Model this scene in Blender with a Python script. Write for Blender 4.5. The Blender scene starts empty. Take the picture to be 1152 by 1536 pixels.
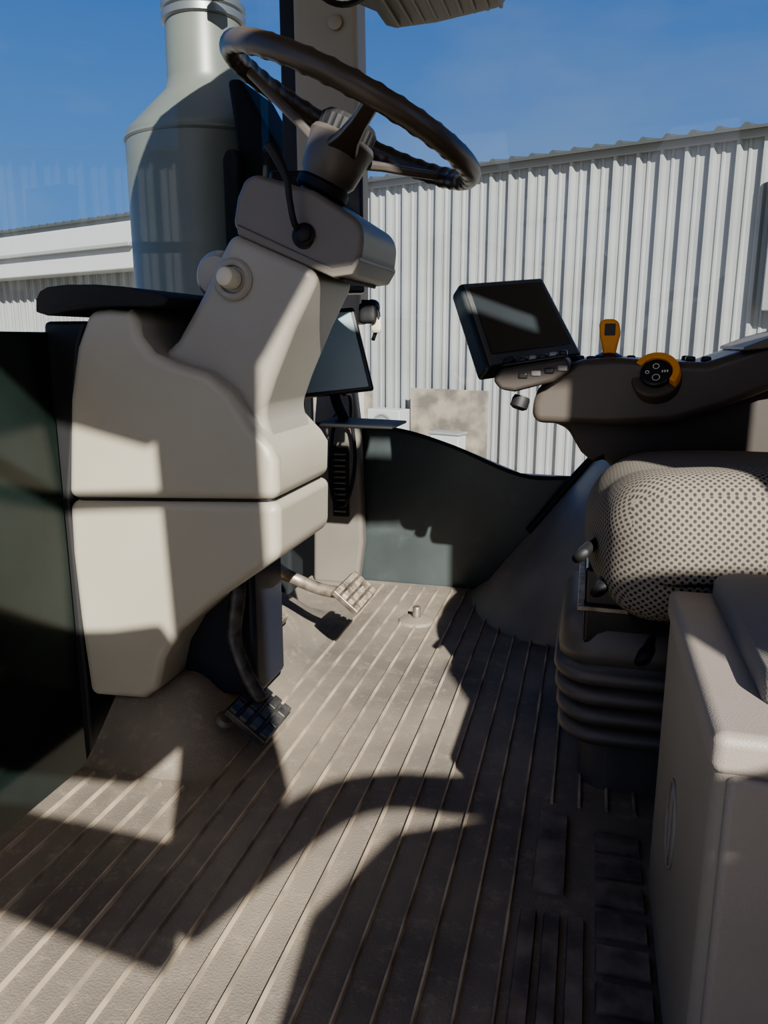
import bpy, bmesh, math, random
from mathutils import Vector, Matrix
random.seed(3)
SC=bpy.context.scene
COL=bpy.context.collection

# ------------------------------------------------------------ materials
def mat(name,col,rough=.55,metal=0,var=.0,vscale=8,bump=0,bscale=200,col2=None,spec=.5,detail=6,lo=.35,hi=.65):
    m=bpy.data.materials.new(name);m.use_nodes=True;nt=m.node_tree;b=nt.nodes['Principled BSDF']
    b.inputs['Roughness'].default_value=rough;b.inputs['Metallic'].default_value=metal
    b.inputs['Specular IOR Level'].default_value=spec
    c=(*col,1)
    tc=nt.nodes.new('ShaderNodeTexCoord')
    if col2 is None: col2=tuple(max(0,x*(1-var)) for x in col)
    n=nt.nodes.new('ShaderNodeTexNoise');n.inputs['Scale'].default_value=vscale;n.inputs['Detail'].default_value=detail
    nt.links.new(tc.outputs['Object'],n.inputs['Vector'])
    r=nt.nodes.new('ShaderNodeValToRGB');r.color_ramp.elements[0].position=lo;r.color_ramp.elements[1].position=hi
    r.color_ramp.elements[0].color=(*col2,1);r.color_ramp.elements[1].color=c
    nt.links.new(n.outputs['Fac'],r.inputs['Fac']);nt.links.new(r.outputs['Color'],b.inputs['Base Color'])
    if bump:
        n2=nt.nodes.new('ShaderNodeTexNoise');n2.inputs['Scale'].default_value=bscale
        nt.links.new(tc.outputs['Object'],n2.inputs['Vector'])
        bp=nt.nodes.new('ShaderNodeBump');bp.inputs['Strength'].default_value=bump;bp.inputs['Distance'].default_value=.002
        nt.links.new(n2.outputs['Fac'],bp.inputs['Height']);nt.links.new(bp.outputs['Normal'],b.inputs['Normal'])
    return m

def overlay(m,scale,colr,lo,hi,amt,rough=.8):
    """add a second layer of specks / stains to a material"""
    nt=m.node_tree;b=nt.nodes['Principled BSDF'];src=b.inputs['Base Color'].links[0].from_socket
    tc=[n for n in nt.nodes if n.type=='TEX_COORD'][0]
    n=nt.nodes.new('ShaderNodeTexNoise');n.inputs['Scale'].default_value=scale;n.inputs['Detail'].default_value=12;n.inputs['Roughness'].default_value=rough
    nt.links.new(tc.outputs['Object'],n.inputs['Vector'])
    r=nt.nodes.new('ShaderNodeValToRGB');r.color_ramp.elements[0].position=lo;r.color_ramp.elements[1].position=hi
    r.color_ramp.elements[0].color=(0,0,0,1);r.color_ramp.elements[1].color=(amt,amt,amt,1)
    nt.links.new(n.outputs['Fac'],r.inputs['Fac'])
    mx=nt.nodes.new('ShaderNodeMix');mx.data_type='RGBA';nt.links.new(r.outputs['Color'],mx.inputs[0]);nt.links.new(src,mx.inputs[6]);mx.inputs[7].default_value=(*colr,1)
    nt.links.new(mx.outputs[2],b.inputs['Base Color'])
    return m

def fabric(name,c1,c2,scale=95,a=.22,b_=.36):
    m=bpy.data.materials.new(name);m.use_nodes=True;nt=m.node_tree;b=nt.nodes['Principled BSDF']
    b.inputs['Roughness'].default_value=.95;b.inputs['Specular IOR Level'].default_value=.15
    uv=nt.nodes.new('ShaderNodeUVMap');mp=nt.nodes.new('ShaderNodeMapping')
    mp.inputs['Rotation'].default_value=(0,0,math.radians(45))
    v=nt.nodes.new('ShaderNodeTexVoronoi');v.voronoi_dimensions='2D';v.inputs['Scale'].default_value=scale;v.inputs['Randomness'].default_value=.0
    nt.links.new(uv.outputs['UV'],mp.inputs['Vector']);nt.links.new(mp.outputs['Vector'],v.inputs['Vector'])
    r=nt.nodes.new('ShaderNodeValToRGB');r.color_ramp.elements[0].position=a;r.color_ramp.elements[1].position=b_
    r.color_ramp.elements[0].color=(*c2,1);r.color_ramp.elements[1].color=(*c1,1)
    nt.links.new(v.outputs['Distance'],r.inputs['Fac']);nt.links.new(r.outputs['Color'],b.inputs['Base Color'])
    bp=nt.nodes.new('ShaderNodeBump');bp.inputs['Strength'].default_value=.6;bp.inputs['Distance'].default_value=.002
    nt.links.new(r.outputs['Color'],bp.inputs['Height']);nt.links.new(bp.outputs['Normal'],b.inputs['Normal'])
    return m

def glass(name,tint=(1,1,1),amt=.06):
    m=bpy.data.materials.new(name);m.use_nodes=True;nt=m.node_tree;nt.nodes.clear()
    o=nt.nodes.new('ShaderNodeOutputMaterial');t=nt.nodes.new('ShaderNodeBsdfTransparent');g=nt.nodes.new('ShaderNodeBsdfGlossy')
    t.inputs['Color'].default_value=(*tint,1);g.inputs['Roughness'].default_value=.02
    mx=nt.nodes.new('ShaderNodeMixShader');mx.inputs[0].default_value=amt
    nt.links.new(t.outputs[0],mx.inputs[1]);nt.links.new(g.outputs[0],mx.inputs[2]);nt.links.new(mx.outputs[0],o.inputs[0])
    return m

M={}
M['beige']=mat('console_plastic',(.38,.348,.275),.42,var=.08,vscale=5,bump=.15,bscale=900)
M['beige2']=mat('column_plastic',(.285,.262,.22),.40,var=.08,vscale=5,bump=.12,bscale=900)
M['shroud']=mat('shroud_plastic',(.135,.117,.098),.42,var=.08,bump=.12,bscale=900)
M['black']=mat('black_rubber',(.010,.010,.011),.6,var=.2)
M['blackgl']=mat('black_gloss_plastic',(.016,.017,.019),.28,var=.1)
M['mesh']=mat('dash_cover_mesh',(.028,.028,.026),.8,var=.6,vscale=900,bump=.6,bscale=900,detail=0)
M['wheel']=mat('wheel_rim_plastic',(.058,.047,.038),.34,var=.15,vscale=20)
M['hub']=mat('wheel_hub_plastic',(.090,.076,.063),.40,var=.15,vscale=20)
M['arm']=mat('armrest_plastic',(.085,.071,.058),.34,var=.1,vscale=6,bump=.12,bscale=900)
M['armdk']=mat('armrest_lower_plastic',(.050,.041,.034),.5,var=.1)
M['taupe']=mat('box_plastic',(.26,.226,.196),.5,var=.10,vscale=6,bump=.25,bscale=700)
M['boxside']=mat('box_side_plastic',(.23,.21,.172),.5,var=.12,vscale=6,bump=.25,bscale=700)
M['fender']=mat('fender_cover_plastic',(.21,.19,.16),.45,var=.3,vscale=5,bump=.2,bscale=500)
M['pillar']=mat('pillar_trim_plastic',(.25,.22,.168),.5,var=.08,vscale=5)
M['pillar2']=mat('lower_pillar_trim_plastic',(.15,.135,.113),.5,var=.1)
M['mat']=overlay(overlay(mat('floor_mat_rubber',(.235,.20,.155),.70,col2=(.120,.104,.086),vscale=3.2,detail=12,lo=.36,hi=.62,bump=.5,bscale=350),30,(.36,.30,.22),.52,.70,.65),7,(.07,.061,.052),.60,.70,.6)
M['rib']=mat('floor_mat_rib_rubber',(.46,.37,.26),.75,col2=(.20,.165,.125),vscale=12,lo=.38,hi=.62)
M['pad']=overlay(mat('floor_mat_pad_rubber',(.22,.185,.15),.7,col2=(.10,.086,.072),vscale=25),14,(.26,.17,.09),.56,.66,.7)
M['teal']=overlay(mat('dark_glass_panel',(.048,.060,.060),.35,col2=(.026,.034,.035),vscale=4,detail=10,spec=.5),9,(.085,.10,.10),.55,.75,.5,.7)
M['greengl']=mat('dark_tinted_glass',(.014,.022,.020),.16,col2=(.007,.011,.010),vscale=4,spec=.3)
M['bellows']=mat('bellows_rubber',(.115,.10,.086),.48,var=.2,vscale=9)
M['steel']=mat('worn_steel',(.32,.27,.21),.4,.6,col2=(.09,.07,.055),vscale=40)
M['padst']=mat('worn_pedal_rubber',(.42,.34,.24),.6,col2=(.11,.09,.065),vscale=60)
M['paddk']=mat('pedal_rubber',(.07,.066,.06),.42,col2=(.02,.02,.02),vscale=50)
M['orange']=mat('orange_plastic',(.85,.28,.008),.35,var=.08)
M['cream']=mat('cream_plastic',(.58,.53,.41),.4)
M['screen']=mat('screen_glass',(.024,.030,.034),.16,var=.3,vscale=3,spec=.8)
M['screensky']=mat('screen_glass_sky_sheen',(.30,.40,.43),.18,col2=(.24,.32,.35),vscale=3,spec=.8)  # pale blue stands in for reflected sky, put into the base colour
M['dispframe']=mat('display_frame_plastic',(.075,.078,.076),.38,var=.1)
M['dispshell']=mat('display_shell_plastic',(.026,.031,.031),.45,var=.1)
M['button']=mat('button_plastic',(.022,.022,.022),.35)
M['key']=mat('key_plastic',(.26,.25,.23),.4)
M['white']=mat('white_print',(.65,.65,.62),.5)
M['stack']=mat('exhaust_can_paint',(.115,.132,.112),.38,col2=(.09,.104,.09),vscale=3)
M['stackdk']=mat('exhaust_guard_dark',(.012,.015,.016),.75,spec=.2)
M['clamp']=mat('clamp_steel',(.20,.22,.22),.35,.7)
M['shed']=mat('shed_metal_paint',(.255,.273,.273),.45,col2=(.215,.23,.23),vscale=1.2)
M['trim']=mat('shed_trim_paint',(.20,.215,.215),.5)
M['roofmetal']=mat('shed_roof_metal',(.035,.04,.04),.5)
M['fascia']=mat('shed_fascia_paint',(.36,.385,.385),.45)
M['ply']=mat('weathered_plywood',(.26,.225,.175),.85,col2=(.11,.10,.083),vscale=3,detail=12,lo=.4,hi=.6)
M['ground']=mat('gravel_ground',(.32,.285,.23),.95,col2=(.22,.195,.16),vscale=15,detail=10)
M['visor']=mat('visor_plastic',(.17,.163,.142),.5,var=.1)
M['mirror']=mat('mirror_glass',(.25,.30,.32),.05,.9)
M['fab']=fabric('seat_fabric_perforated',(.20,.178,.146),(.045,.038,.032),160,.25,.39)
M['fabbox']=fabric('cushion_fabric',(.22,.205,.182),(.13,.12,.108),330)
M['glass']=glass('window_glass',(.97,.985,.985),.045)
M['roofl']=mat('headliner',(.30,.27,.22),.8)
M['blue']=mat('dark_blue_housing',(.010,.014,.028),.5)

# ------------------------------------------------------------ helpers
def empty(name):
    e=bpy.data.objects.new(name,None);COL.objects.link(e);e.empty_display_size=.05;return e
def finish(name,me,m,parent=None,smooth=True,bevel=0,seg=3,ang=30):
    bm=bmesh.new();bm.from_mesh(me);bmesh.ops.recalc_face_normals(bm,faces=bm.faces[:]);bm.to_mesh(me);bm.free()
    o=bpy.data.objects.new(name,me);COL.objects.link(o)
    me.materials.append(M[m] if isinstance(m,str) else m)
    if smooth:
        for p in me.polygons:p.use_smooth=True
    if bevel:
        b=o.modifiers.new('bevel','BEVEL');b.width=bevel;b.segments=seg;b.limit_method='ANGLE';b.angle_limit=math.radians(ang);b.harden_normals=True
        b.use_clamp_overlap=True
    if parent:o.parent=parent
    return o
def mk(name,vs,fs,m,parent=None,**k):
    me=bpy.data.meshes.new(name);me.from_pydata([tuple(v) for v in vs],[],fs);me.update()
    return finish(name,me,m,parent,**k)
def chaikin(p,n=1):
    for _ in range(n):
        q=[]
        for i in range(len(p)):
            a=p[i];b=p[(i+1)%len(p)]
            q.append((a[0]*.75+b[0]*.25,a[1]*.75+b[1]*.25));q.append((a[0]*.25+b[0]*.75,a[1]*.25+b[1]*.75))
        p=q
    return p
def prism(name,prof,y0,y1,m,parent=None,bevel=.01,seg=3,round_=0,ang=38,mm=True,shift=(0,0)):
    p=[(x/1000,z/1000) for x,z in prof] if mm else prof
    if round_:p=chaikin(p,round_)
    n=len(p);vs=[(x,y0,z) for x,z in p]+[(x+shift[0],y1,z+shift[1]) for x,z in p]
    fs=[tuple(range(n)),tuple(range(2*n-1,n-1,-1))]+[(i,(i+1)%n,n+(i+1)%n,n+i) for i in range(n)]
    return mk(name,vs,fs,m,parent,bevel=bevel,seg=seg,ang=ang)
def box(name,lo,hi,m,parent=None,bevel=.004,seg=2):
    return prism(name,[(lo[0],lo[2]),(hi[0],lo[2]),(hi[0],hi[2]),(lo[0],hi[2])],lo[1],hi[1],m,parent,bevel,seg,mm=False)
def cr(pts,n=6):
    P=[Vector(p) for p in pts];out=[];N=len(P)
    for i in range(N-1):
        a,b,c,d=P[max(i-1,0)],P[i],P[i+1],P[min(i+2,N-1)]
        for k in range(n):
            t=k/n;out.append(.5*((2*b)+(-a+c)*t+(2*a-5*b+4*c-d)*t*t+(-a+3*b-3*c+d)*t**3))
    out.append(P[-1])
    return out
def tube(name,pts,r,m,parent=None,n=6,seg=12,flat=1.0):
    P=cr(pts,n) if n>1 else [Vector(p) for p in pts]
    N=len(P);rs=r if isinstance(r,(list,tuple)) else [r,r]
    vs=[];T0=(P[1]-P[0]).normalized();u=T0.orthogonal().normalized()
    for i in range(N):
        T=(P[min(i+1,N-1)]-P[max(i-1,0)]).normalized()
        u=(u-T*u.dot(T)).normalized();w=T.cross(u)
        f=i/(N-1)*(len(rs)-1);k=min(int(f),len(rs)-2);R_=rs[k]*(1-(f-k))+rs[k+1]*(f-k)
        for j in range(seg):
            a=2*math.pi*j/seg;vs.append(P[i]+u*math.cos(a)*R_+w*math.sin(a)*R_*flat)
    fs=[(i*seg+j,i*seg+(j+1)%seg,(i+1)*seg+(j+1)%seg,(i+1)*seg+j) for i in range(N-1) for j in range(seg)]
    fs+=[tuple(range(seg)),tuple(range(N*seg-1,(N-1)*seg-1,-1))]
    return mk(name,vs,fs,m,parent,smooth=True)
def frame(origin,z,x=None):
    z=Vector(z).normalized();x=Vector(x) if x else z.orthogonal();x=(x-z*x.dot(z)).normalized();y=z.cross(x)
    A=Matrix((x,y,z)).transposed().to_4x4();A.translation=Vector(origin);return A
def lathe(name,prof,m,origin=(0,0,0),axis=(0,0,1),parent=None,seg=40,xax=None,bevel=0,fn=None):
    A=frame(origin,axis,xax);vs=[];n=len(prof)
    for i,(r,z) in enumerate(prof):
        for j in range(seg):
            a=2*math.pi*j/seg;rr=r*(fn(a,i) if fn else 1);vs.append(A@Vector((rr*math.cos(a),rr*math.sin(a),z)))
    fs=[(i*seg+j,i*seg+(j+1)%seg,(i+1)*seg+(j+1)%seg,(i+1)*seg+j) for i in range(n-1) for j in range(seg)]
    fs+=[tuple(range(seg)),tuple(range(n*seg-1,(n-1)*seg-1,-1))]
    return mk(name,vs,fs,m,parent,bevel=bevel or .0006,seg=1,ang=35)
def cube_uv(me):
    uv=me.uv_layers.new(name='UVMap')
    for p in me.polygons:
        n=p.normal;ax=max(range(3),key=lambda i:abs(n[i]))
        for li in p.loop_indices:
            c=me.vertices[me.loops[li].vertex_index].co
            uv.data[li].uv=((c.y,c.z),(c.x,c.z),(c.x,c.y))[ax]
def rbox(name,c,h,r,m,parent=None,n=20,fn=None,uv=False):
    bm=bmesh.new();bmesh.ops.create_cube(bm,size=2);bmesh.ops.subdivide_edges(bm,edges=bm.edges[:],cuts=n,use_grid_fill=True)
    for v in bm.verts:
        p=Vector([v.co[i]*h[i] for i in range(3)]);q=Vector([max(-(h[i]-r),min(h[i]-r,p[i])) for i in range(3)])
        d=p-q
        if d.length>1e-9:p=q+d.normalized()*r
        if fn:p=fn(p)
        v.co=p+Vector(c)
    me=bpy.data.meshes.new(name);bm.to_mesh(me);bm.free()
    o=finish(name,me,m,parent)
    if uv:cube_uv(me)
    return o
def quadbox(name,BL,BR,TR,TL,th,m,parent=None,bevel=.004,screen=None,inset=.1,name2='screen'):
    BL,BR,TR,TL=map(Vector,(BL,BR,TR,TL));n=(BR-BL).cross(TL-BL).normalized()
    f=[BL,BR,TR,TL];b=[p-n*th for p in f]
    Q=[(0,1,2,3),(7,6,5,4),(0,4,5,1),(1,5,6,2),(2,6,7,3),(3,7,4,0)]
    mk(name,f+b,Q,m,parent,bevel=bevel,seg=2)
    if screen:
        ctr=(BL+BR+TR+TL)/4
        def ins(k,off):return [ctr+(p-ctr)*(1-k)+n*off for p in f]
        mk(name2,ins(inset,.0015)+ins(inset,-.004),Q,screen,parent,bevel=.0005,seg=1)
    return n
def lerp(a,b,t):return Vector(a)*(1-t)+Vector(b)*t

# ------------------------------------------------------------ floor
fl=empty('floor')
box('mat_base',(-.745,.22,-.03),(1.15,1.995,0),'mat',fl,.003)
vs=[];fs=[]
def strip(x0,x1,y0,y1,h=.005):
    i=len(vs);b=.0015
    vs.extend([(x0,y0,-.001),(x1,y0,-.001),(x1,y1,-.001),(x0,y1,-.001),(x0+b,y0,h),(x1-b,y0,h),(x1-b,y1,h),(x0+b,y1,h)])
    fs.extend([(i+4,i+5,i+6,i+7),(i,i+1,i+5,i+4),(i+1,i+2,i+6,i+5),(i+2,i+3,i+7,i+6),(i+3,i,i+4,i+7)])
x=-.715
while x<.5:
    y0=.24;y1=1.96
    if x>-.06:y0=1.03
    if x<-.54:y1=.93
    strip(x,x+.0055,y0,y1,.005);x+=.0385
mk('mat_ribs',vs,fs,'rib',fl,smooth=False)
vs=[];fs=[]
for r in range(9):
    y=.52+r*.052
    strip(.040,.098,y,y+.036,.007)
for k in range(3):strip(-.045+k*.027,-.045+k*.027+.02,.5,.80,.007)
strip(-.035,.005,.84,1.0,.008)
mk('mat_pads',vs,fs,'pad',fl,smooth=False)
nx,ny=30,40;vs=[];fs=[]
def ss(a,b,x):
    t=max(0,min(1,(x-a)/(b-a)));return t*t*(3-2*t)
for j in range(ny+1):
    for i in range(nx+1):
        X=-.745+.29*i/nx;Y=.92+.85*j/ny
        edge=-.50-.03*ss(1.1,1.5,Y)
        h=.10*ss(.93,1.10,Y)*(1-ss(edge-.14,edge,X))*(1-ss(1.55,1.75,Y))-.002
        vs.append((X,Y,h))
fs=[(j*(nx+1)+i,j*(nx+1)+i+1,(j+1)*(nx+1)+i+1,(j+1)*(nx+1)+i) for j in range(ny) for i in range(nx)]
mk('mat_hump',vs,fs,'mat',fl)
lathe('mat_fastener',[(.016,0),(.016,.006),(.010,.012),(.004,.012)],'bellows',(-.548,1.05,.05),(.5,-.3,.8),fl,24)
st=empty('floor_stud')
lathe('bolt',[(.010,-.002),(.010,.035),(.008,.038),(.001,.038)],'steel',(-.372,1.71,.0),(0.05,0,1),st,16)
lathe('boss',[(.045,-.001),(.04,.006),(.015,.012),(.011,.012)],'mat',(-.372,1.71,0),(0,0,1),st,24)

# ------------------------------------------------------------ right wall, pillars, roof
wr=empty('wall_right')
prism('lower_panel',[(-700,-30),(-700,430),(-605,431),(-484,425),(-339,385),(-162,318),(-20,316),(300,330),(1150,340),(1150,-30)],2.0,2.03,'teal',wr,.004)
tube('panel_seal',[(-.60,1.998,.428),(-.484,1.998,.425),(-.339,1.998,.385),(-.162,1.998,.318),(-.02,1.998,.316),(.3,1.998,.33)],.005,'black',wr)
w1=empty('window_1');mk('pane',[(-.60,2.035,.3),(1.15,2.035,.3),(1.15,2.035,1.62),(-.60,2.035,1.62)],[(0,1,2,3)],'glass',w1,smooth=False)
w2=empty('window_2');mk('pane',[(-.835,.9,.66),(-.835,2.0,.66),(-.835,2.0,1.62),(-.835,.9,1.62)],[(0,1,2,3)],'glass',w2,smooth=False)
pl=empty('cab_pillar')
prism('upper_trim',[(-752,700),(-585,700),(-584,1055),(-590,1462),(-592,1700),(-752,1700)],1.97,2.06,'pillar',pl,.012)
prism('lower_trim',[(-722,-5),(-592,-5),(-575,120),(-585,440),(-600,560),(-700,560),(-712,430)],1.95,1.995,'pillar2',pl,.012)
prism('glass_seal',[(-795,430),(-752,430),(-752,1700),(-795,1700)],1.99,2.05,'black',pl,.006)
lathe('trim_button',[(.017,0),(.017,.006),(.012,.009),(.001,.009)],'pillar',(-.640,1.966,1.405),(0,-1,0),pl,24)
box('vent_frame',(-.658,1.944,.19),(-.612,1.951,.385),'black',pl,.004)
for k in range(11):
    z=.205+k*.0155
    box('vent_louver_%d'%(k+1),(-.652,1.934,z),(-.618,1.950,z+.005),'pillar2',pl,.0015)
ce=empty('ceiling')
box('roof_panel',(-.9,.16,1.66),(1.25,2.15,1.76),'roofl',ce,.03)
box('door_header',(-.85,.18,1.60),(1.2,.26,1.66),'roofl',ce,.02)
bp=empty('shading_door_pillar')
box('post',(.56,.2,-.1),(.86,.3,1.62),'pillar',bp,.02)  # unseen post, placed and widened to shade the armrest
rp=empty('rear_wall')
box('lower_wall',(1.16,.2,-.05),(1.2,2.1,.55),'pillar2',rp,.02)
box('rear_post',(1.12,.2,.5),(1.2,.3,1.62),'pillar',rp,.02)
box('rear_post_far',(1.12,2.05,.3),(1.2,2.12,1.62),'pillar',rp,.02)
# added unseen plates behind the camera, shaped to cast shadow patches in the cab
occ=empty('shadow_caster')
prism('caster_post',[(70,690),(250,850),(235,1000),(225,1400),(235,1760),(60,1760),(70,1400),(85,1000)],-.36,-.31,'pillar',occ,.01,2)
prism('caster_top',[(-420,1500),(-150,1470),(60,1420),(240,1560),(330,1700),(1000,1760),(1000,1900),(-420,1900)],-.36,-.31,'pillar',occ,.01,2)
prism('caster_lower',[(190,-400),(175,560),(260,712),(400,825),(560,870),(700,950),(820,900),(1000,870),(1000,-400)],-.36,-.32,'pillar',occ,.01,2)
tube('caster_bar',[(.10,-.34,.70),(.30,-.34,.845),(.42,-.34,.895),(.56,-.34,.91),(.66,-.34,.96)],[.035,.03,.026,.03,.03],'black',occ)
prism('caster_rear',[(930,-400),(1000,-400),(1000,1900),(930,1900)],-.36,-.31,'pillar',occ,.01,2)
prism('caster_mid',[(660,1000),(1150,1000),(1150,1250),(660,1210)],-.36,-.31,'pillar',occ,.01,2)
prism('caster_front',[(-480,600),(-410,600),(-400,1900),(-470,1900)],-.36,-.31,'pillar',occ,.01,2)
prism('caster_inner',[(-430,690),(85,640),(85,760),(-430,775)],-.36,-.32,'pillar',occ,.01,2)
prism('caster_slab',[(-430,850),(-200,835),(80,850),(80,1120),(-100,1080),(-430,1060)],-.36,-.30,'pillar',occ,.01,2,round_=1)
tube('caster_rod',[(-.43,-.33,1.26),(-.2,-.30,1.285),(.1,-.33,1.33)],.014,'black',occ)

# ------------------------------------------------------------ front left corner
wf=empty('wall_front')
prism('lower_glass_panel',[(-812,-60),(-800,-60),(-800,672),(-812,672)],.15,1.03,'greengl',wf,.003)
wf2=empty('corner_seal')
prism('rubber_strip',[(-812,688),(-830,410),(-842,-60),(-792,-60),(-790,74),(-792,412),(-752,650),(-735,688)],1.035,1.12,'black',wf2,.008)
dc=empty('dashboard_cover')
prism('mesh_top',[(-812,692),(-808,728),(-780,740),(-680,739),(-600,725),(-585,716),(-600,706),(-660,708),(-729,706)],1.02,1.36,'mesh',dc,.012,round_=1)

# ------------------------------------------------------------ steering console
sc=empty('steering_console')
up=[(-729,704),(-756,650),(-776,570),(-794,413),(-435,429),(-433,490),(-445,509),(-473,537),(-503,585),(-538,613),(-589,627),(-625,641),(-645,665),(-648,698),(-662,705),(-695,706)]
lowp=[(-794,410),(-797,324),(-794,210),(-786,74),(-683,79),(-656,100),(-640,156),(-609,205),(-546,261),(-488,303),(-435,341),(-433,426)]
prism('upper_shell',up,1.03,1.27,'beige',sc,.022,5,ang=42)
prism('lower_shell',lowp,1.03,1.27,'beige',sc,.016,5,ang=42)
prism('inner_core',[(-785,400),(-444,415),(-444,442),(-785,430)],1.04,1.26,'black',sc,.012)
prism('pocket_back',[(-690,600),(-690,704),(-560,704),(-560,600)],1.22,1.27,'beige2',sc,.01)
col=[(-507,812),(-378,757),(-384,735),(-414,679),(-449,603),(-468,554),(-452,507),(-440,470),(-640,560),(-643,630),(-604,660),(-558,727),(-529,777)]
prism('column_cover',col,1.062,1.245,'beige2',sc,.02,5,ang=25)
lathe('cover_lobe',[(.001,0),(.028,.004),(.038,.02),(.04,.06),(.03,.1)],'beige2',(-.556,1.10,.755),(0,1,0),sc,32)
lathe('switch_ring',[(.030,-.004),(.030,.002),(.026,.006),(.020,.004),(.018,-.002)],'beige2',(-.505,1.060,.745),(.05,-1,.05),sc,32)
lathe('switch_knob',[(.014,0),(.015,.014),(.013,.024),(.009,.027),(.001,.0275)],'cream',(-.505,1.060,.745),(-.1,-1,.12),sc,28)
shp=[(-469,888),(-488,882),(-500,858),(-508,823),(-498,808),(-415,773),(-356,747),(-329,750),(-316,770),(-312,803),(-320,822),(-384,862)]
prism('tilt_shroud',shp,1.07,1.27,'shroud',sc,.024,5,ang=25)
prism('shroud_lower_lip',[(-500,822),(-498,806),(-415,771),(-356,745),(-328,748),(-316,768),(-318,775),(-330,762),(-356,758),(-415,784)],1.066,1.274,'shroud',sc,.004,3)
prism('shroud_gasket',[(-470,792),(-345,740),(-345,750),(-470,802)],1.078,1.258,'black',sc,.004)
box('lower_housing',(-.66,1.12,.06),(-.52,1.25,.33),'blue',sc,.01)
tube('turn_signal_stalk',[(-.398,1.075,.803),(-.404,1.05,.815),(-.407,1.04,.845),(-.408,1.035,.868),(-.418,1.03,.895),(-.430,1.028,.915)],[.0045,.0045,.0045,.005,.007,.0075],'black',sc)
lathe('stalk_boot',[(.020,-.01),(.019,.004),(.014,.006),(.016,.010),(.011,.013),(.012,.018),(.006,.022)],'black',(-.398,1.075,.803),(.1,-1,.1),sc,24)

# steering wheel
sw=empty('steering_wheel')
N_=Vector((.428,.066,.902)).normalized();C_=Vector((-.352,1.16,.976));A=frame(C_,N_,(.902,0,-.428))
R=.190;vs=[];S=300;T=16
for i in range(S):
    a=2*math.pi*i/S
    bmp=1+.10*max(0,math.sin(a*38))
    for j in range(T):
        t=2*math.pi*j/T
        r=.0138*(bmp if math.cos(t)<.3 else 1)
        vs.append(A@Vector(((R+r*math.cos(t))*math.cos(a),(R+r*math.cos(t))*math.sin(a),r*1.1*math.sin(t))))
fs=[(i*T+j,i*T+(j+1)%T,((i+1)%S)*T+(j+1)%T,((i+1)%S)*T+j) for i in range(S) for j in range(T)]
mk('rim',vs,fs,'wheel',sw)
for k,ang in enumerate((178,52,296)):
    a=math.radians(ang);d=Vector((math.cos(a),math.sin(a),0));e=Vector((-d.y,d.x,0))
    P=[(.180,-.003,.011),(.125,-.022,.012),(.075,-.038,.016),(.03,-.055,.026)]
    vv=[];ff=[]
    for (r,z,w) in P:
        for s,t in ((-1,.007),(1,.007),(1,-.007),(-1,-.007)):
            vv.append(A@(d*r+e*w*s+Vector((0,0,z+t))))
    for i in range(3):
        for j in range(4):ff.append((i*4+j,i*4+(j+1)%4,(i+1)*4+(j+1)%4,(i+1)*4+j))
    ff+=[(0,1,2,3),(15,14,13,12)]
    mk('spoke_%d'%(k+1),vv,ff,'wheel' if k==2 else 'hub',sw,bevel=.005)
lathe('hub',[(.030,-.150),(.031,-.105),(.042,-.09),(.046,-.062),(.050,-.038),(.046,-.031),(.001,-.029)],'hub',C_,N_,sw,40)
lathe('hub_collar',[(.036,-.118),(.040,-.114),(.040,-.102),(.036,-.098)],'black',C_,N_,sw,40)
lathe('horn_cap',[(.041,-.033),(.041,-.013),(.036,-.005),(.001,-.003)],'black',C_,N_,sw,80,fn=lambda a,i:1+.05*(1 if math.sin(a*20)>0 else 0) if i<2 else 1)

# ------------------------------------------------------------ pedals
def pedal(nm,x0,z0,x1,z1,y0,y1,m,armpts,armm,ar):
    e=empty(nm);d=Vector((x1-x0,0,z1-z0));L=d.length;d.normalize();n=Vector((-d.z,0,d.x))
    if n.z<0:n=-n
    def bx(name,s0,s1,ya,yb,h0,h1,mm_,bv):
        pts=[]
        for (s,h) in ((s0,h0),(s1,h0),(s1,h1),(s0,h1)):
            q=Vector((x0,0,z0))+d*s+n*h;pts.append((q.x,q.z))
        prism(name,pts,ya,yb,mm_,e,bv,2,mm=False)
    bx('plate',0,L,y0,y1,-.012,0,armm,.003)
    rows=4
    for r in range(rows):
        for c in range(3):
            w=(y1-y0)/3
            bx('tread_%d_%d'%(r+1,c+1),L*(r+.12)/rows,L*(r+.88)/rows,y0+w*c+.002,y0+w*(c+1)-.002,-.001,.007,m,.002)
    tube('arm',armpts,ar,armm,e,seg=12,flat=.6)
    return e
pedal('clutch_pedal',-.528,.090,-.462,.040,1.02,1.13,'paddk',[(-.545,1.12,.33),(-.538,1.10,.255),(-.543,1.09,.185),(-.525,1.085,.13),(-.498,1.085,.075)],'paddk',[.014,.014,.012,.013])
pedal('brake_pedal',-.440,.205,-.392,.165,1.30,1.42,'padst',[(-.62,1.30,.30),(-.575,1.34,.228),(-.541,1.36,.200),(-.48,1.36,.182),(-.42,1.36,.18)],'steel',[.014,.012,.012])
pedal('brake_pedal',-.640,.115,-.59,.085,1.34,1.44,'padst',[(-.66,1.36,.28),(-.65,1.38,.20),(-.63,1.39,.10)],'steel',[.010,.010])

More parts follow.
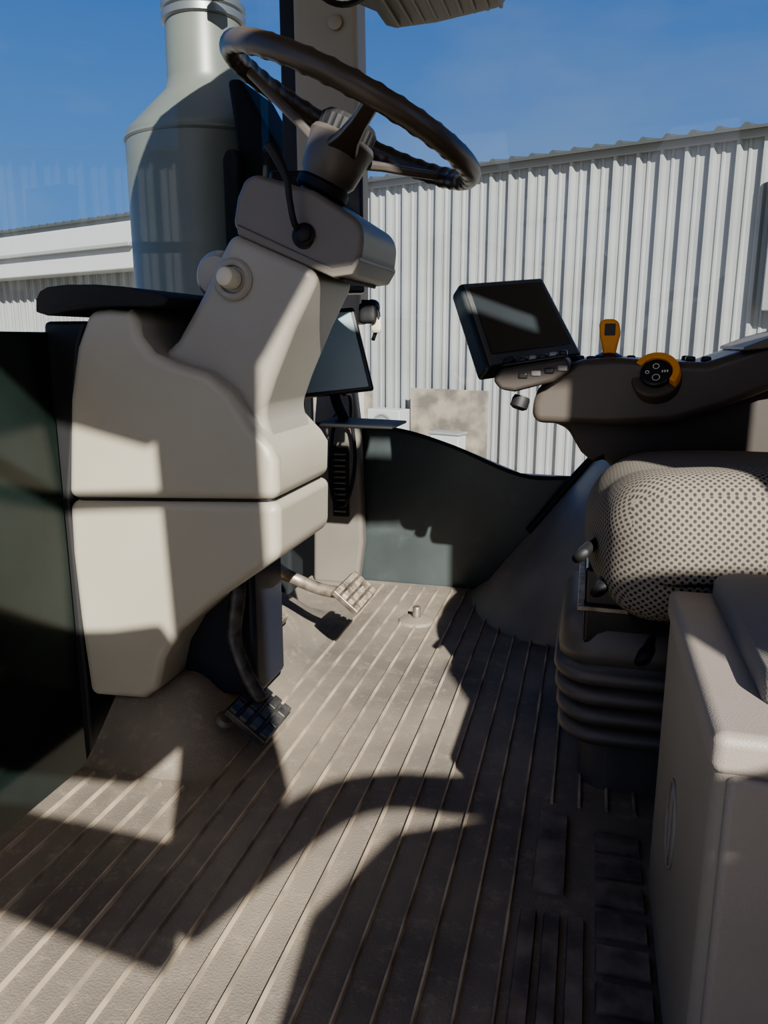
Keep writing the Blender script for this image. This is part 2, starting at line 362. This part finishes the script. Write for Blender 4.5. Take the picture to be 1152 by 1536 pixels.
# ------------------------------------------------------------ monitors on the pillar
def monitor(nm,BL,BR,TR,TL,th,scr,fr='blackgl',inset=.1):
    e=empty(nm);n=quadbox('housing',BL,BR,TR,TL,th,fr,e,.005,scr,inset);return e,n
e,_=monitor('touchscreen_monitor',(-.60,1.44,.542),(-.416,1.50,.562),(-.460,1.51,.724),(-.64,1.45,.708),.028,'screensky')
tube('mount_stem',[(-.515,1.52,.60),(-.51,1.54,.54),(-.50,1.56,.50)],.012,'black',e)
prism('mount_plate',[(-533,488),(-533,497),(-372,493),(-372,487)],1.47,1.60,'black',e,.003)
tube('mount_bar',[(-.50,1.56,.49),(-.57,1.75,.47),(-.64,1.94,.46)],.012,'black',e)
tube('cable',[(-.50,1.56,.55),(-.545,1.75,.53),(-.588,1.90,.455),(-.583,1.91,.35),(-.605,1.91,.245),(-.638,1.915,.23),(-.655,1.92,.30),(-.650,1.93,.42),(-.62,1.90,.48)],.0048,'black',e)
rbox('connector_block',(-.436,1.53,.712),(.018,.015,.02),.006,'black',e,4)
rbox('connector_tag',(-.420,1.53,.690),(.010,.004,.016),.003,'cream',e,3)
tube('connector_loop',[(-.45,1.53,.735),(-.425,1.53,.73),(-.415,1.53,.70),(-.43,1.54,.66)],.004,'black',e)
e,_=monitor('touchscreen_monitor',(-.60,1.44,.745),(-.440,1.52,.752),(-.448,1.54,.985),(-.61,1.46,.975),.03,'screen')
tube('mount_arm',[(-.52,1.54,.86),(-.58,1.75,.88),(-.66,1.95,.90)],.014,'black',e)
rbox('camera_ball',(-.437,1.56,.725),(.016,.016,.016),.015,'blackgl',e,6)

# ------------------------------------------------------------ armrest console + display
ar=empty('armrest_console')
aup=[(-94,516),(-98,548),(-88,575),(-66,603),(-19,628),(48,631),(110,626),(187,624),(230,640),(290,664),(420,690),(580,700),(580,640),(300,585),(220,548),(142,521),(40,513)]
prism('upper_shell',aup,1.39,1.60,'arm',ar,.016,4,ang=25)
prism('lower_wedge',[(-80,520),(-35,502),(-9,460),(15,440),(32,450),(60,420),(580,440),(580,660),(290,582),(142,524)],1.44,1.58,'armdk',ar,.01,3,ang=25)
prism('arm_pad',[(215,640),(300,675),(450,705),(580,705),(580,690),(300,650)],1.37,1.62,'shroud',ar,.01,3,round_=1)
prism('control_pod',[(-165,592),(-150,612),(-40,632),(-30,610),(-60,590),(-125,572),(-150,575)],1.36,1.50,'armdk',ar,.008,3)
prism('pod_face',[(-150,614),(-148,619),(-44,637),(-42,631)],1.37,1.48,'button',ar,.003)
for r in range(2):
    for c in range(5):
        rbox('pod_button_%d_%d'%(r+1,c+1),(-.115+c*.017,1.385+r*.026,.6255+c*.003),(.0065,.009,.0055),.003,'key' if (c+r)%2 else 'button',ar,3)
for c in range(4):
    rbox('pod_front_key_%d'%(c+1),(-.112+c*.022,1.3595,.600+c*.0045),(.008,.002,.0045),.0015,'key' if c%2 else 'button',ar,3)
lathe('pod_knob',[(.012,0),(.012,.012),(.009,.016),(.001,.016)],'button',(-.138,1.40,.615),(-.2,-.3,1),ar,24)
lathe('screw_knob',[(.014,0),(.016,.006),(.016,.02),(.010,.024)],'black',(-.115,1.40,.562),(-.3,-.2,-1),ar,16)
tube('lever_stalk',[(.030,1.45,.62),(.030,1.45,.645)],[.006,.006],'button',ar,n=1)
prism('lever_grip',[(20,628),(40,628),(44,652),(48,672),(44,690),(36,696),(18,696),(10,690),(12,668),(17,650)],1.437,1.462,'orange',ar,.008,4,ang=20)
prism('lever_inset',[(20,668),(38,668),(38,688),(20,688)],1.435,1.4372,'armdk',ar,.001)
lathe('lever_gaiter',[(.026,-.006),(.024,.006),(.012,.012)],'button',(.030,1.45,.627),(0,0,1),ar,24)
for k,(x,y) in enumerate([(-.045,1.43),(-.02,1.46),(.0,1.42),(.165,1.44),(.19,1.44),(.215,1.46),(.165,1.5),(.07,1.5)]):
    rbox('console_button_%d'%(k+1),(x,y,.628-(.006 if x<-.04 else 0)),(.008,.010,.005),.003,'button',ar,3)
dn=Vector((-.12,-.80,.58)).normalized();dc_=Vector((.108,1.393,.599))
lathe('dial_base',[(.041,-.02),(.041,.002),(.038,.006),(.001,.006)],'arm',dc_,dn,ar,48)
Ad=frame(dc_,dn,(1,0,0));vv=[];S=40
for i in range(S+1):
    a=math.radians(-40+190*i/S)
    for (r,z) in ((.026,.004),(.026,.020),(.037,.020),(.040,.004)):vv.append(Ad@Vector((r*math.cos(a),r*math.sin(a),z)))
ff=[(i*4+j,i*4+(j+1)%4,(i+1)*4+(j+1)%4,(i+1)*4+j) for i in range(S) for j in range(4)]+[(0,1,2,3),(S*4+3,S*4+2,S*4+1,S*4)]
mk('dial_ring',vv,ff,'orange',ar,bevel=.002,seg=2)
lathe('dial_face',[(.0255,.004),(.0255,.014),(.023,.016),(.001,.016)],'button',dc_,dn,ar,40)
def ring(name,q,ax,r,w,m,par):
    lathe(name,[(r,0),(r,.0008),(r-w,.0008),(r-w,0)],m,q,ax,par,24)
for k,(dx,dy,r) in enumerate([(0,-.011,.0065),(.0,.011,.0055),(-.014,.0,.0035)]):
    ring('dial_mark_%d'%(k+1),Ad@Vector((dx,dy,.0158)),dn,r,.0012,'white',ar)
for k,dx in enumerate((.010,.014,.018)):
    q=Ad@Vector((dx,.0,.0165));rbox('dial_label_%d'%(k+1),q,(.0012,.0008,.002),.0003,'white',ar,2)
e=empty('touchscreen_monitor')
BL,BR,TR,TL=[Vector(p) for p in ((-.178,1.395,.608),(-.014,1.55,.630),(-.103,1.635,.784),(-.247,1.485,.765))]
n=quadbox('housing',BL,BR,TR,TL,.040,'dispshell',e,.008,None)
def qp(u,v,off=0):return BL*(1-u)*(1-v)+BR*u*(1-v)+TR*u*v+TL*(1-u)*v+n*off
quadbox('bezel',qp(.035,.03,.003),qp(.965,.03,.003),qp(.965,.97,.003),qp(.035,.97,.003),.006,'dispframe',e,.004)
quadbox('screen',qp(.08,.15,.0045),qp(.92,.15,.0045),qp(.92,.92,.0045),qp(.08,.92,.0045),.003,'screen',e,.001)
tube('mount',[tuple(qp(.4,.25,-.03)),(-.10,1.54,.60),(-.06,1.54,.60)],.018,'black',e)

# ------------------------------------------------------------ seat
se=empty('tractor_seat')
def cush(p):
    q=p.copy()
    if p.z>-.02:
        e_=(-p.y)/.26
        q.z+=.016*max(0,1-((e_-.70)/.35)**2)-.010-.016*max(0,p.y/.26)
    q.x+= .05*(p.y/.28)**2*(1 if p.x<0 else 0)*(1)
    if p.x<-.1: q.z-= .012*((-.1-p.x)/.17)**2
    return q
rbox('cushion',(.30,1.165,.416),(.295,.265,.088),.066,'fab',se,34,cush,True)
rbox('backrest',(.66,1.16,.80),(.06,.22,.36),.055,'fab',se,20,None,True)
rbox('seat_pan',(.31,1.18,.325),(.25,.20,.02),.015,'black',se,8)
prism('slider_box',[(10,240),(8,352),(400,352),(400,240)],1.06,1.34,'blackgl',se,.006)
prism('slider_rail',[(0,292),(0,300),(420,300),(420,292)],1.05,1.35,'steel',se,.002)
def rrect(cx,cy,hx,hy,r,z,k=8):
    out=[]
    for (sx,sy,a0) in ((1,1,0),(-1,1,90),(-1,-1,180),(1,-1,270)):
        for i in range(k+1):
            a=math.radians(a0+90*i/k);out.append((cx+sx*(hx-r)+r*math.cos(a),cy+sy*(hy-r)+r*math.sin(a),z))
    return out
z=.08
prof=[]
for k in range(4):
    b=k*.003
    prof+=[(-.012,z),(.004+b,z+.006),(.008+b,z+.016),(.004+b,z+.026),(-.010,z+.031)];z+=.032
prof+=[(.010,z+.004),(.012,z+.02),(.004,z+.06),(-.02,z+.085),(-.05,z+.09)]
vs=[];K=None
for (o_,zz) in prof:
    s=rrect(.25,1.20,.262+o_,.135+o_,.06,zz);K=len(s);vs+=s
fs=[(i*K+j,i*K+(j+1)%K,(i+1)*K+(j+1)%K,(i+1)*K+j) for i in range(len(prof)-1) for j in range(K)]+[tuple(range(K)),tuple(range(len(prof)*K-1,(len(prof)-1)*K-1,-1))]
mk('suspension_bellows',vs,fs,'bellows',se,smooth=True)
vs=rrect(.25,1.20,.235,.115,.05,.0)+rrect(.25,1.20,.235,.115,.05,.085)
mk('pedestal',vs,[(j,(j+1)%K,K+(j+1)%K,K+j) for j in range(K)]+[tuple(range(K)),tuple(range(2*K-1,K-1,-1))],'bellows',se,smooth=False)
for k,(a,b) in enumerate([((.03,1.06,.405),(.00,.98,.39)),((.05,1.04,.375),(.025,.96,.352)),((.10,1.03,.27),(.085,.97,.262))]):
    a,b=Vector(a),Vector(b);tube('lever_%d'%(k+1),[a,lerp(a,b,.5),b],[.007,.008,.014,.013],'black',se,flat=.6)

# fender cover
fe=empty('fender_cover')
lev=[(0,-.275),(.03,-.235),(.09,-.190),(.17,-.128),(.28,-.046),(.36,.012),(.42,.06),(.43,.12)]
vs=[];Kn=16
for (zz,xf) in lev:
    yy=.36-(.0 if zz<.3 else (zz-.3)*.3)
    for i in range(Kn+1):
        t=math.pi/2*i/Kn
        vs.append((xf+.25*(1-math.cos(t)),1.990-yy*math.sin(t),zz))
    vs.append((1.10,1.990-yy,zz))
W=Kn+2
fs=[(i*W+j,i*W+j+1,(i+1)*W+j+1,(i+1)*W+j) for i in range(len(lev)-1) for j in range(W-1)]
fs.append(tuple(range((len(lev)-1)*W,len(lev)*W)))
mk('shell',vs,fs,'fender',fe)
tube('fender_seal',[(-.13,1.970,.175),(-.09,1.970,.23),(-.04,1.970,.30),(.02,1.965,.375),(.07,1.955,.43)],.012,'black',fe)

# ------------------------------------------------------------ storage box beside the seat
sb=empty('side_storage_box')
box('body',(.103,.55,.0),(.60,.89,.372),'boxside',sb,.012,3)
box('lid',(.100,.547,.35),(.61,.893,.384),'taupe',sb,.010,4)
box('front_panel',(.112,.543,.0),(.60,.56,.352),'taupe',sb,.006,3)
rbox('cushion',(.40,.745,.392),(.256,.145,.020),.016,'fabbox',sb,20,None,True)
tube('side_emblem',[(.1025,.73+.030*math.cos(a),.19+.045*math.sin(a)) for a in [i*math.pi/8 for i in range(17)]],.002,'boxside',sb)
tube('side_emblem_bar',[(.1025,.73,.15),(.1025,.73,.23)],.002,'boxside',sb)

# ------------------------------------------------------------ mirror
vi=empty('rearview_mirror')
prism('visor_body',[(-415,1215),(-405,1190),(-361,1170),(-345,1149),(-330,1144),(-265,1146),(-163,1158),(-140,1190),(-140,1215)],1.12,1.33,'visor',vi,.01,3)
for k in range(9):
    x=-.325+k*.02;box('ridge_%d'%(k+1),(x,1.14,1.139+k*.0015),(x+.006,1.31,1.150+k*.0015),'visor',vi,.002)
lathe('mirror_frame',[(.055,0),(.058,.008),(.052,.016),(.001,.016)],'black',(-.395,1.25,1.215),(.2,-.75,-.5),vi,32)
lathe('mirror_glass',[(.048,.0165),(.047,.018),(.001,.018)],'mirror',(-.395,1.25,1.215),(.2,-.75,-.5),vi,32)
tube('bracket',[(-.28,1.25,1.2),(-.30,1.3,1.4),(-.30,1.3,1.66)],.02,'visor',vi)

# ------------------------------------------------------------ exhaust
ex=empty('exhaust_stack')
cx,cy=-1.215,2.42
lathe('canister',[(.257,-1.5),(.257,.30),(.257,1.27),(.250,1.29),(.128,1.415),(.120,1.45),(.118,1.62)],'stack',(cx,cy,0),(0,0,1),ex,64)
lathe('shoulder_bead',[(.258,1.255),(.262,1.262),(.258,1.27)],'stack',(cx,cy,0),(0,0,1),ex,64)
lathe('clamp',[(.12,1.605),(.128,1.61),(.128,1.63),(.120,1.635),(.128,1.64),(.128,1.66),(.12,1.665)],'clamp',(cx,cy,0),(0,0,1),ex,48)
lathe('outlet_pipe',[(.108,1.60),(.108,2.2)],'stack',(cx,cy,0),(0,0,1),ex,48)
box('clamp_bolt',(cx+.09,cy-.16,1.62),(cx+.14,cy-.12,1.65),'clamp',ex,.004)
lathe('side_bolt',[(.012,-.01),(.012,.02),(.001,.02)],'stackdk',(cx-.255,cy-.02,1.22),(-1,-.2,0),ex,12)
prism('handle_slot',[(-1030,880),(-980,880),(-977,1155),(-988,1180),(-1018,1180),(-1030,1155)],2.12,2.30,'stackdk',ex,.012,3)
prism('heat_guard',[(-985,-300),(-870,-300),(-870,1180),(-915,1250),(-985,1370),(-1025,1370),(-1000,1190)],2.16,2.40,'stackdk',ex,.015,3)

hd=empty('tractor_hood')
prism('hood_body',[(-2.6,-1.4),(-2.6,.30),(-1.9,.42),(-.90,.50),(-.90,-1.4)],1.05,2.1,'greengl',hd,.05,4,mm=False)

# ------------------------------------------------------------ metal shed
sh=empty('metal_shed')
D=Vector((-.941,.339,0)).normalized();Nn=Vector((-D.y,D.x,0))
if Nn.y>0:Nn=-Nn
O=Vector((-.43,11.5,0))
def W_(s,o,z):return O+D*s+Nn*o+Vector((0,0,z))
vs=[];zb,zt=-1.5,3.08
prof=[];s=-9
while s<30:
    prof+=[(s,0),(s+.10,0),(s+.118,.02),(s+.142,.02),(s+.16,0),(s+.205,0),(s+.235,.075),(s+.270,.075)];s+=.30
for (s_,o_) in prof:vs+=[W_(s_,o_,zb),W_(s_,o_,zt)]
mk('corrugated_wall',vs,[(2*i,2*i+2,2*i+3,2*i+1) for i in range(len(prof)-1)],'shed',sh,smooth=False)
def sbox(name,s0,s1,o0,o1,z0,z1,m,par,bevel=.01):
    v=[W_(a,b,c) for c in (z0,z1) for (a,b) in ((s0,o0),(s1,o0),(s1,o1),(s0,o1))]
    return mk(name,v,[(3,2,1,0),(4,5,6,7),(0,1,5,4),(1,2,6,5),(2,3,7,6),(3,0,4,7)],m,par,bevel=bevel,seg=2)
sbox('eave_trim',-9,30,.03,.10,3.0,3.10,'trim',sh)
prof=[];s=-9
while s<30:
    prof+=[(s,0),(s+.10,0),(s+.14,.045),(s+.18,.045),(s+.22,0)];s+=.30
vs=[]
for (s_,h) in prof:vs+=[W_(s_,.22,3.10+h),W_(s_,-5,4.0+h)]
F4=[(2*i,2*i+2,2*i+3,2*i+1) for i in range(len(prof)-1)]
mk('roof',vs,F4,'roofmetal',sh,smooth=False)
vs=[]
for (s_,h) in prof:vs+=[W_(s_,.22,3.07),W_(s_,.22,3.105+h)]
mk('roof_edge',vs,F4,'roofmetal',sh,smooth=False)
sbox('fascia',8.5,30,.1,.6,2.02,2.90,'fascia',sh,.03)
sbox('gutter',8.5,30,.58,.72,2.42,2.50,'trim',sh,.02)
sbox('downspout_box',-4.2,-2.6,.05,.25,1.0,2.6,'trim',sh,.02)
pb=empty('plywood_board')
sbox('sheet',.99,2.36,.25,.28,-1.5,-.08,'ply',pb,.005)
pb=empty('electrical_box')
sbox('case',1.30,1.80,.35,.60,-1.5,-.72,'fascia',pb,.02)
sbox('lid',1.28,1.82,.34,.62,-.74,-.70,'trim',pb,.01)
pb=empty('air_conditioner_unit')
sbox('case',2.40,3.02,.2,.55,-1.5,-.42,'fascia',pb,.02)
lathe('fan_grille',[(.20,0),(.20,.02),(.17,.02),(.17,.005),(.01,.005)],'trim',W_(2.71,.56,-.68),Nn,pb,32)
pb=empty('plywood_board')
sbox('sheet',3.15,4.4,.2,.24,-1.5,-.15,'ply',pb,.005)
sbox('post',3.3,3.38,.24,.34,-1.5,-.10,'fascia',pb,.005)
gr=empty('ground')
mk('gravel',[(-60,-30,-1.5),(40,-30,-1.5),(40,60,-1.5),(-60,60,-1.5)],[(0,1,2,3)],'ground',gr,smooth=False)

# ------------------------------------------------------------ light
sd=Vector((-.38,.75,-.50)).normalized()
L=bpy.data.lights.new('sun','SUN');L.energy=23;L.angle=math.radians(.53);L.color=(1,.955,.87)
lo=bpy.data.objects.new('sun',L);COL.objects.link(lo);lo.rotation_euler=sd.to_track_quat('-Z','Y').to_euler()
w=bpy.data.worlds.new('sky');SC.world=w;w.use_nodes=True;nt=w.node_tree;bg=nt.nodes['Background']
LK=nt.links.new
tc=nt.nodes.new('ShaderNodeTexCoord');sx=nt.nodes.new('ShaderNodeSeparateXYZ');LK(tc.outputs['Generated'],sx.inputs[0])
cr_=nt.nodes.new('ShaderNodeValToRGB');LK(sx.outputs['Z'],cr_.inputs[0])
el=cr_.color_ramp.elements;el[0].position=0;el[0].color=(.36,.66,1.1,1);el[1].position=.9;el[1].color=(.04,.14,.46,1)
e1=el.new(.12);e1.color=(.17,.47,1.1,1);e1=el.new(.4);e1.color=(.06,.25,.84,1)
no=nt.nodes.new('ShaderNodeTexNoise');no.inputs['Scale'].default_value=2.2;no.inputs['Detail'].default_value=6
mp=nt.nodes.new('ShaderNodeMapping');mp.inputs['Scale'].default_value=(1,1,3);LK(tc.outputs['Generated'],mp.inputs[0]);LK(mp.outputs[0],no.inputs['Vector'])
r2=nt.nodes.new('ShaderNodeValToRGB');r2.color_ramp.elements[0].position=.48;r2.color_ramp.elements[1].position=.8;r2.color_ramp.elements[1].color=(.45,.45,.45,1)
LK(no.outputs['Fac'],r2.inputs[0])
mx=nt.nodes.new('ShaderNodeMix');mx.data_type='RGBA';LK(r2.outputs[0],mx.inputs[0]);LK(cr_.outputs[0],mx.inputs[6]);mx.inputs[7].default_value=(.6,.75,.95,1)
dt=nt.nodes.new('ShaderNodeVectorMath');dt.operation='DOT_PRODUCT';LK(tc.outputs['Generated'],dt.inputs[0]);dt.inputs[1].default_value=tuple(-sd)
mxx=nt.nodes.new('ShaderNodeMath');mxx.operation='MAXIMUM';LK(dt.outputs['Value'],mxx.inputs[0]);mxx.inputs[1].default_value=0
pw=nt.nodes.new('ShaderNodeMath');pw.operation='POWER';LK(mxx.outputs[0],pw.inputs[0]);pw.inputs[1].default_value=3
sc_=nt.nodes.new('ShaderNodeVectorMath');sc_.operation='SCALE';sc_.inputs[0].default_value=(1.4,1.15,.8);LK(pw.outputs[0],sc_.inputs['Scale'])
ad=nt.nodes.new('ShaderNodeVectorMath');ad.operation='ADD';LK(mx.outputs[2],ad.inputs[0]);LK(sc_.outputs[0],ad.inputs[1])
LK(ad.outputs[0],bg.inputs[0]);bg.inputs[1].default_value=1.08
try:
    SC.view_settings.view_transform='AgX';SC.view_settings.look='AgX - Punchy'
except Exception as ex_:print(ex_)

# ------------------------------------------------------------ camera
cd=bpy.data.cameras.new('camera');cd.sensor_fit='VERTICAL';cd.sensor_height=36;cd.lens=36*1154/1536;cd.clip_start=.02;cd.clip_end=300
co=bpy.data.objects.new('camera',cd);COL.objects.link(co);co.location=(0,0,.66)
co.rotation_euler=(math.radians(90-12.6),0,math.radians(14.8));SC.camera=co
